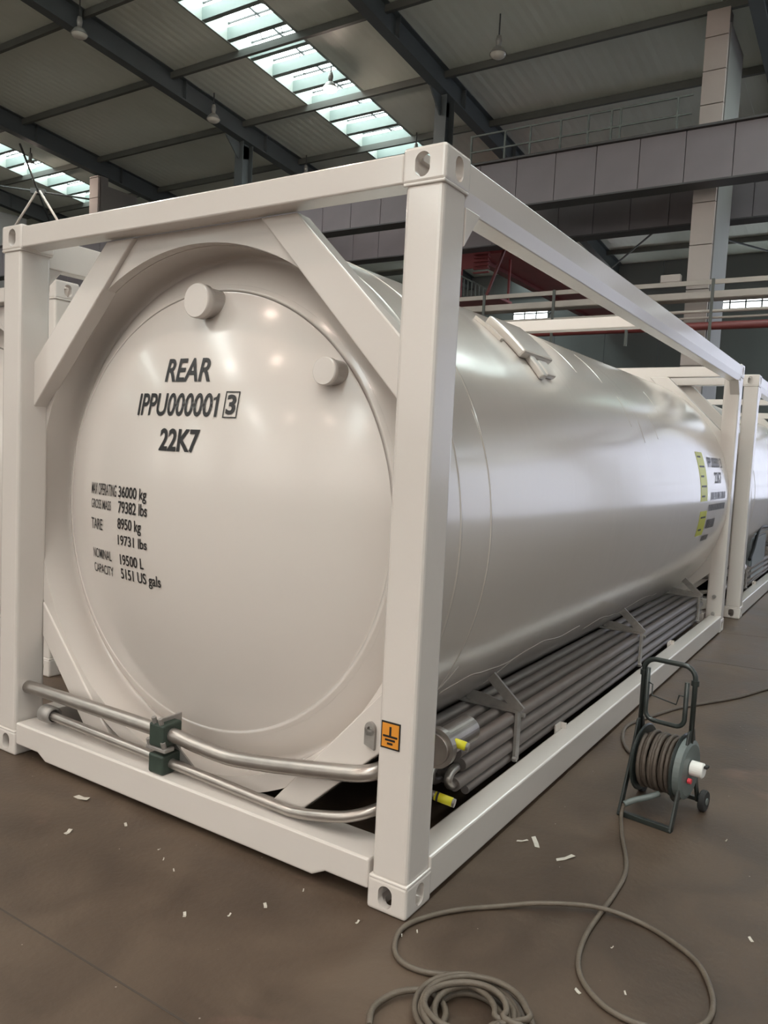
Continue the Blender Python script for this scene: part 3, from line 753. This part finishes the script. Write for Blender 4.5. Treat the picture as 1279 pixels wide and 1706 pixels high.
# ambient heater tube bundle along the right hand bottom rail
TX = (-.165, -.245, -.325, -.405); TZ = (.365, .295, .225)
tube_me = MB().tube([(0, .64, 0), (0, 5.62, 0)], .0295, 14).mesh('heater_tube', M['tube'])
for i, x in enumerate(TX):
    for j, z in enumerate(TZ):
        link('heater_tube', tube_me, root, (x, .05*((i+j) % 2), z))
for i, x in enumerate(TX[:2]):
    pts = [(x, .66, TZ[1])]+[(x, .64-.052*math.sin(a*PI/8), (TZ[1]+TZ[2])/2+.035*math.cos(a*PI/8)) for a in range(9)]+[(x, .66, TZ[2])]
    MB().tube(pts, .0185, 12).build('return_bend', 'steel', root)
MB().tube([(TX[0], .75, .165), (TX[0], 5.5, .165)], .02, 12).build('drain_tube', 'tube', root)
for y in (1.2, 3.4, 5.4):
    br = MB().prism([(-.40, .400), (-.115, .400), (-.115, .412), (-.30, .455), (-.40, .46)], 1, y-.003, y+.003).build('tube_bracket', 'galv', root)
    MB().bar((-.112, y, .406), (-.275, y, .548), .05, .014, (0, 1, 0)).build('angle_bar', 'galv', br)
    MB().box(-.132, -.118, y-.022, y+.022, .165, .405).build('strap', 'galv', br)
    MB().box(-.45, -.12, y-.02, y+.02, .398, .408).build('top_bar', 'galv', br)
    MB().lathe([(0, 0), (0, .012), (.022, .012), (.022, 0)], (-.125, y+.03, .38), (1, 0, 0), 6, False).build('bolt', 'galv', br)
    MB().lathe([(0, 0), (0, .012), (.022, .012), (.022, 0)], (-.125, y-.035, .185), (1, 0, 0), 6, False).build('bolt', 'galv', br)
# flanged connection behind the post, with two yellow taped stubs
fg = MB().lathe([(.33, 0), (.33, .060), (.332, .062), (.345, .062), (.345, .078), (.375, .078), (.375, .055), (.62, .055)], (-.105, 0, .485), (0, 1, 0), 36, False).build('pipe_flange', 'steel', root)
for x, y, z in ((-.09, .42, .497), (-.115, .38, .283)):
    sb = MB().tube([(x-.09, y-.02, z+.018), (x+.085, y+.01, z-.010)], .0165, 12).build('taped_stub', 'steel', root)
    MB().tube([(x+.005, y-.004, z+.003), (x+.075, y+.008, z-.008)], .0178, 12).build('yellow_tape', 'yellow', sb)
    MB().tube([(x+.012, y-.004, z+.0022), (x+.020, y-.002, z+.0012)], .0182, 12).build('tape_mark', 'print', sb)
MB().tube([(-.205, .38, .301), (-.26, .45, .31), (-.30, .62, .30)], .02, 10, 4).build('feed_pipe', 'steel', root)
# small tabs on the bottom rail
for y in (1.75, 4.25): MB().box(-.122, -.113, y-.04, y+.04, .15, .198).box(-.122, -.085, y+.034, y+.04, .165, .198).build('rail_tab', 'paint', root)
# bolts at the foot of the far post
for z in (.35, .18): MB().lathe([(0, 0), (0, .02), (-.02, .018), (-.02, 0)], (-.08, L-.168, z), (0, 1, 0), 10, False).build('post_bolt', 'galv', root)

# neighbouring containers share the meshes
def copy_tree(o, parent=None, skip=()):
    c = o.copy(); col.objects.link(c); c.parent = parent
    for ch in list(o.children):
        if ch.name.split('.')[0] in skip: continue
        copy_tree(ch, c, skip)
    return c
SK = ('lettering', 'check_digit_box', 'illegible_print', 'earthing_sticker', 'print_line', 'yellow_label', 'taped_stub', 'film_fold', 'tape_mark')
r2 = copy_tree(root, None, SK); r2.location = (-3.292, .876, 0)
tag(r2, 'white tank container hidden behind the one lettered REAR, only its corner post showing', 'tank container')
r3 = copy_tree(root, None, SK); r3.location = (.035, 6.80, 0)
tag(r3, 'white tank container with a blue grey cabinet, end to end beyond the lettered one', 'tank container')

# cabinet in the far container
cb = MB().box(-.5, .13, 0, 1.25, 0.0, .62).build('control_cabinet', 'cabinet', r3, .01); cb.location = (-.285, 1.65, .165); cb['label'] = 'blue grey steel cabinet'
MB().box(.131, .145, .05, 1.2, .05, .57).build('cabinet_door', 'cabinet', cb, .006)
MB().box(-.52, .16, -.02, 1.27, .62, .645).build('cabinet_roof', 'cabinet', cb, .005)
MB().tube([(-.135, 1.4, .50), (-.125, 1.60, .62), (-.115, 1.9, .845), (-.085, 2.3, .86), (-.035, 2.8, .84), (-.015, 3.4, .83)], .02, 10, 5).build('cabinet_cable', 'cabblack', r3)['label'] = 'black cable'

# ================================================================== CABLE REEL
def cable_reel():
    t = thing('cable_reel', 'dark green wheeled cable reel cart with wound brown cable on the floor', 'cable reel', (.49, 1.46, 0))
    t.rotation_euler = (0, 0, math.radians(-8))
    w2 = .118
    # side frames: front leg, rear leg, plate
    for s in (-1, 1):
        MB().bar((s*w2, -.17, .0), (s*w2, -.01, .40), .012, .036, (0, 1, 0)).build('front_leg', 'reelframe', t, .003)
        MB().bar((s*w2, .16, .045), (s*w2, .0, .40), .012, .03, (0, 1, 0)).build('rear_leg', 'reelframe', t, .003)
        MB().prism([(-.09, .24), (.09, .24), (.035, .42), (-.035, .42)], 0, s*w2-.005, s*w2+.005).build('side_plate', 'reelframe', t, .004)
    MB().bar((-w2-.006, -.17, .012), (w2+.006, -.17, .012), .024, .024).build('foot_bar', 'reelframe', t, .003)
    MB().bar((-w2-.006, .16, .05), (w2+.03, .16, .05), .018, .018).build('axle', 'reelframe', t)
    for s in (-1, 1):
        wh = MB().lathe([(-.014, .0), (-.014, .045), (-.008, .05), (.008, .05), (.014, .045), (.014, 0)], (s*(w2+.028), .16, .05), (1, 0, 0), 24, False).build('wheel', 'rubber', t)
        MB().lathe([(-.018, 0), (-.018, .016), (.018, .016), (.018, 0)], (s*(w2+.028), .16, .05), (1, 0, 0), 12, False).build('wheel_hub', 'reelcover', wh)
    # upper frame: inverted U
    r = .055; top = .705
    arc = lambda cx, cz, a, b, n=6: [(cx+r*math.cos(a+(b-a)*i/n), 0, cz+r*math.sin(a+(b-a)*i/n)) for i in range(n+1)]
    pts = [(-w2, 0, .36)]+arc(-w2+r, top-r, PI, PI/2)+arc(w2-r, top-r, PI/2, 0)+[(w2, 0, .36)]
    MB().tube(pts, .0115, 12).build('handle_frame', 'reelframe', t)
    # inner U of the telescopic handle
    w3 = w2-.028; r = .04; lo = .425
    pts = [(-w3, -.02, .665)]+[(a, -.02, b) for a, _, b in arc(-w3+r, lo+r, PI, 1.5*PI)]+[(a, -.02, b) for a, _, b in arc(w3-r, lo+r, 1.5*PI, 2*PI)]+[(w3, -.02, .635)]
    MB().tube(pts, .0105, 12).build('inner_handle', 'reelframe', t)
    for s in (-1, 1): MB().lathe([(-.012, .0), (-.012, .017), (.012, .017), (.012, 0)], (s*w2, 0, .635), (0, 0, 1), 14, False).build('clamp_collar', 'reelframe', t)
    MB().tube([(-w3+.01, -.03, .60), (-w3+.03, -.035, .595), (-w3+.03, -.035, .545), (w3-.035, -.04, .53), (w3-.025, -.04, .575), (w3-.005, -.04, .575)], .0035, 6).build('wire_hook', 'reelframe', t)
    # drum
    zc = .238
    dr = MB().lathe([(-.085, .0), (-.085, .06), (.085, .06), (.085, 0)], (0, 0, zc), (1, 0, 0), 24).build('drum', 'reelframe', t)
    for s in (-1, 1):
        a = s*.088
        MB().lathe([(a-.006, 0), (a-.006, .150), (a-.002, .156), (a+.002, .156), (a+.006, .150), (a+.006, 0)], (0, 0, zc), (1, 0, 0), 40, False).build('drum_flange', 'reelframe', dr)
    MB().lathe([(.095, .138), (.122, .134), (.130, .115), (.132, 0)], (0, -.0, zc), (1, 0, 0), 40, False).build('cover_disc', 'reelcover', dr)
    so = MB().lathe([(.134, .0), (.134, .034), (.185, .034), (.19, .028), (.19, 0)], (0, -.01, zc+.015), (1, 0, 0), 24, False).build('socket_outlet', 'whiteplastic', t)
    MB().lathe([(.134, 0), (.134, .012), (.15, .012), (.15, 0)], (0, -.045, zc-.035), (1, 0, 0), 14, False).build('red_button', 'redplastic', t)
    MB().box(.185, .205, -.02, .01, zc+.03, zc+.04).build('outlet_latch', 'rubber', so)
    # wound cable: layered helix
    pts = []; nt = 9
    for layer, rad in enumerate((.108, .124)):
        for i in range(nt*20):
            a = 2*PI*i/20; x = -.072+.144*i/(nt*20)
            if layer: x = -x
            pts.append((x+.004*math.sin(a*.37+layer), (rad+.005*math.sin(a*.61))*math.sin(a), zc+(rad+.005*math.sin(a*.61))*math.cos(a)))
    MB().tube(pts, .0095, 6).build('wound_cable', 'cable', dr)
    MB().tube([(0.03, -.095, .125), (-.0, -.13, .11), (-.05, -.165, .09), (-.085, -.20, .07)], .0135, 10, 4).build('cable_sleeve', 'reelcover', t)
    return t
cable_reel()

# ================================================================== FLOOR CABLES
P1 = [(.377, 1.275), (.385, 1.22), (.429, 1.08), (.493, .91), (.528, .768), (.534, .592), (.53, .448), (.531, .297), (.553, .159), (.598, .068), (.674, .003), (.751, -.019), (.832, -.006), (.905, .037), (.951, .117), (.946, .228), (.881, .368), (.78, .446), (.648, .493), (.508, .463), (.344, .364), (.221, .275), (.112, .163), (.037, .04), (.016, -.053), (.046, -.142), (.102, -.192), (.183, -.192), (.273, -.145), (.34, -.116), (.44, -.117), (.518, -.168), (.56, -.25), (.52, -.36), (.42, -.42), (.30, -.40), (.24, -.32)]
pts = [(.377, 1.28, .07), (.372, 1.262, .03)]+[(x, y, .010) for x, y in P1[1:]]
for i, p in enumerate(pts):
    if i in (20, 21): pts[i] = (p[0], p[1], .024)
m = MB().tube(pts, .0088, 8, 5)
tag(m.build('floor_cable', 'hose'), 'brown cable running from the reel and looping across the floor to the coil', 'cable')
def coil():
    m = MB(); pts = []
    n = 24; rings = 8
    for k in range(rings):
        cx, cy = .392+random.uniform(-.022, .022), -.305+random.uniform(-.018, .018); ra = random.uniform(.105, .150); rb = ra*random.uniform(.82, 1.0); ph = random.uniform(0, PI)
        for i in range(n):
            a = 2*PI*i/n; u, v = ra*math.cos(a), rb*math.sin(a)
            pts.append((cx+u*math.cos(ph)-v*math.sin(ph), cy+u*math.sin(ph)+v*math.cos(ph), .012+.0075*k+.004*math.sin(a*2+k)))
    # straighten the phase jumps by starting every ring at the same compass bearing
    out = []
    for k in range(rings):
        rg = pts[k*n:(k+1)*n]; ce = Vector((sum(p[0] for p in rg)/n, sum(p[1] for p in rg)/n, 0))
        s = min(range(n), key=lambda i: abs(math.atan2(rg[i][1]-ce.y, rg[i][0]-ce.x)-.3)); out += rg[s:]+rg[:s]
    m.tube(out, .0092, 8, 3); return m
cco = tag(coil().build('cable_coil', 'hose'), 'heap of coiled brown cable lying on the concrete floor', 'cable coil')
lp = [(.178, -.484), (.150, -.42), (.172, -.333), (.226, -.284), (.287, -.285), (.335, -.33), (.352, -.40)]
MB().tube([(x, y, .014+.018*i/len(lp)) for i, (x, y) in enumerate(lp)], .0095, 8, 5).build('loose_end', 'hose', cco)
P2 = [(.30, 1.93), (.23, 2.05), (.16, 2.122), (.09, 2.276), (.045, 2.49), (.067, 2.653), (.118, 2.813), (.217, 3.114), (.355, 3.382), (.5, 3.667), (.675, 4.14), (.95, 4.7)]
tag(MB().tube([(x, y, .010) for x, y in P2], .0095, 8, 5).build('floor_cable', 'cable'), 'dark cable bending past the reel alongside the container rail', 'cable')

# ================================================================== SCRAPS
def scrap(x, y, ln, wd, ang, label, mat='paper', group=None):
    pts = [(-ln/2, -wd*.3), (-ln*.1, -wd/2), (ln/2, -wd*.45), (ln*.42, wd*.4), (ln*.05, wd*.35), (-ln*.4, wd/2)]
    vs = [(a, b, .0015+z) for z in (0, .0015) for a, b in pts]
    for i in (2, 3, 8, 9): vs[i] = (vs[i][0], vs[i][1], vs[i][2]+.006)
    m = MB().add(vs, [tuple(range(6))[::-1], tuple(range(6, 12))]+[(i, (i+1) % 6, 6+(i+1) % 6, 6+i) for i in range(6)])
    o = m.build('paper_scrap', mat); o.location = (x, y, 0); o.rotation_euler = (0, 0, ang)
    tag(o, label, 'scrap', group)
scrap(.145, .812, .085, .022, 2.2, 'pale pointed paper strip lying between the container rail and the reel')
scrap(.095, .79, .05, .012, .6, 'thin curled paper scrap beside the pale pointed strip')
scrap(-1.628, -.085, .085, .03, .15, 'largest pale scrap below the bottom beam of the lettered container')
scrap(.29, .765, .09, .02, 1.0, 'pale scuffed fibre scrap near the cable loop')
g = 'small pale flakes on the floor'
for x, y, s in ((-1.41, -.31, .05), (-1.28, -.13, .03), (-.44, -.215, .032), (-.13, -.098, .022), (-.395, -.06, .012), (.995, .636, .03), (-1.02, -.18, .018), (-.95, -.22, .012), (-.86, -.25, .014), (.06, -.02, .012), (.03, -.07, .010), (-.5, -.33, .02), (.62, .30, .014), (.72, .10, .016), (.80, 1.35, .012), (-.62, -.42, .03), (.60, .02, .03)):
    scrap(x, y, s*.7, s*.4, random.uniform(0, 3), 'tiny pale flake of debris on the brown floor', 'paper', g)
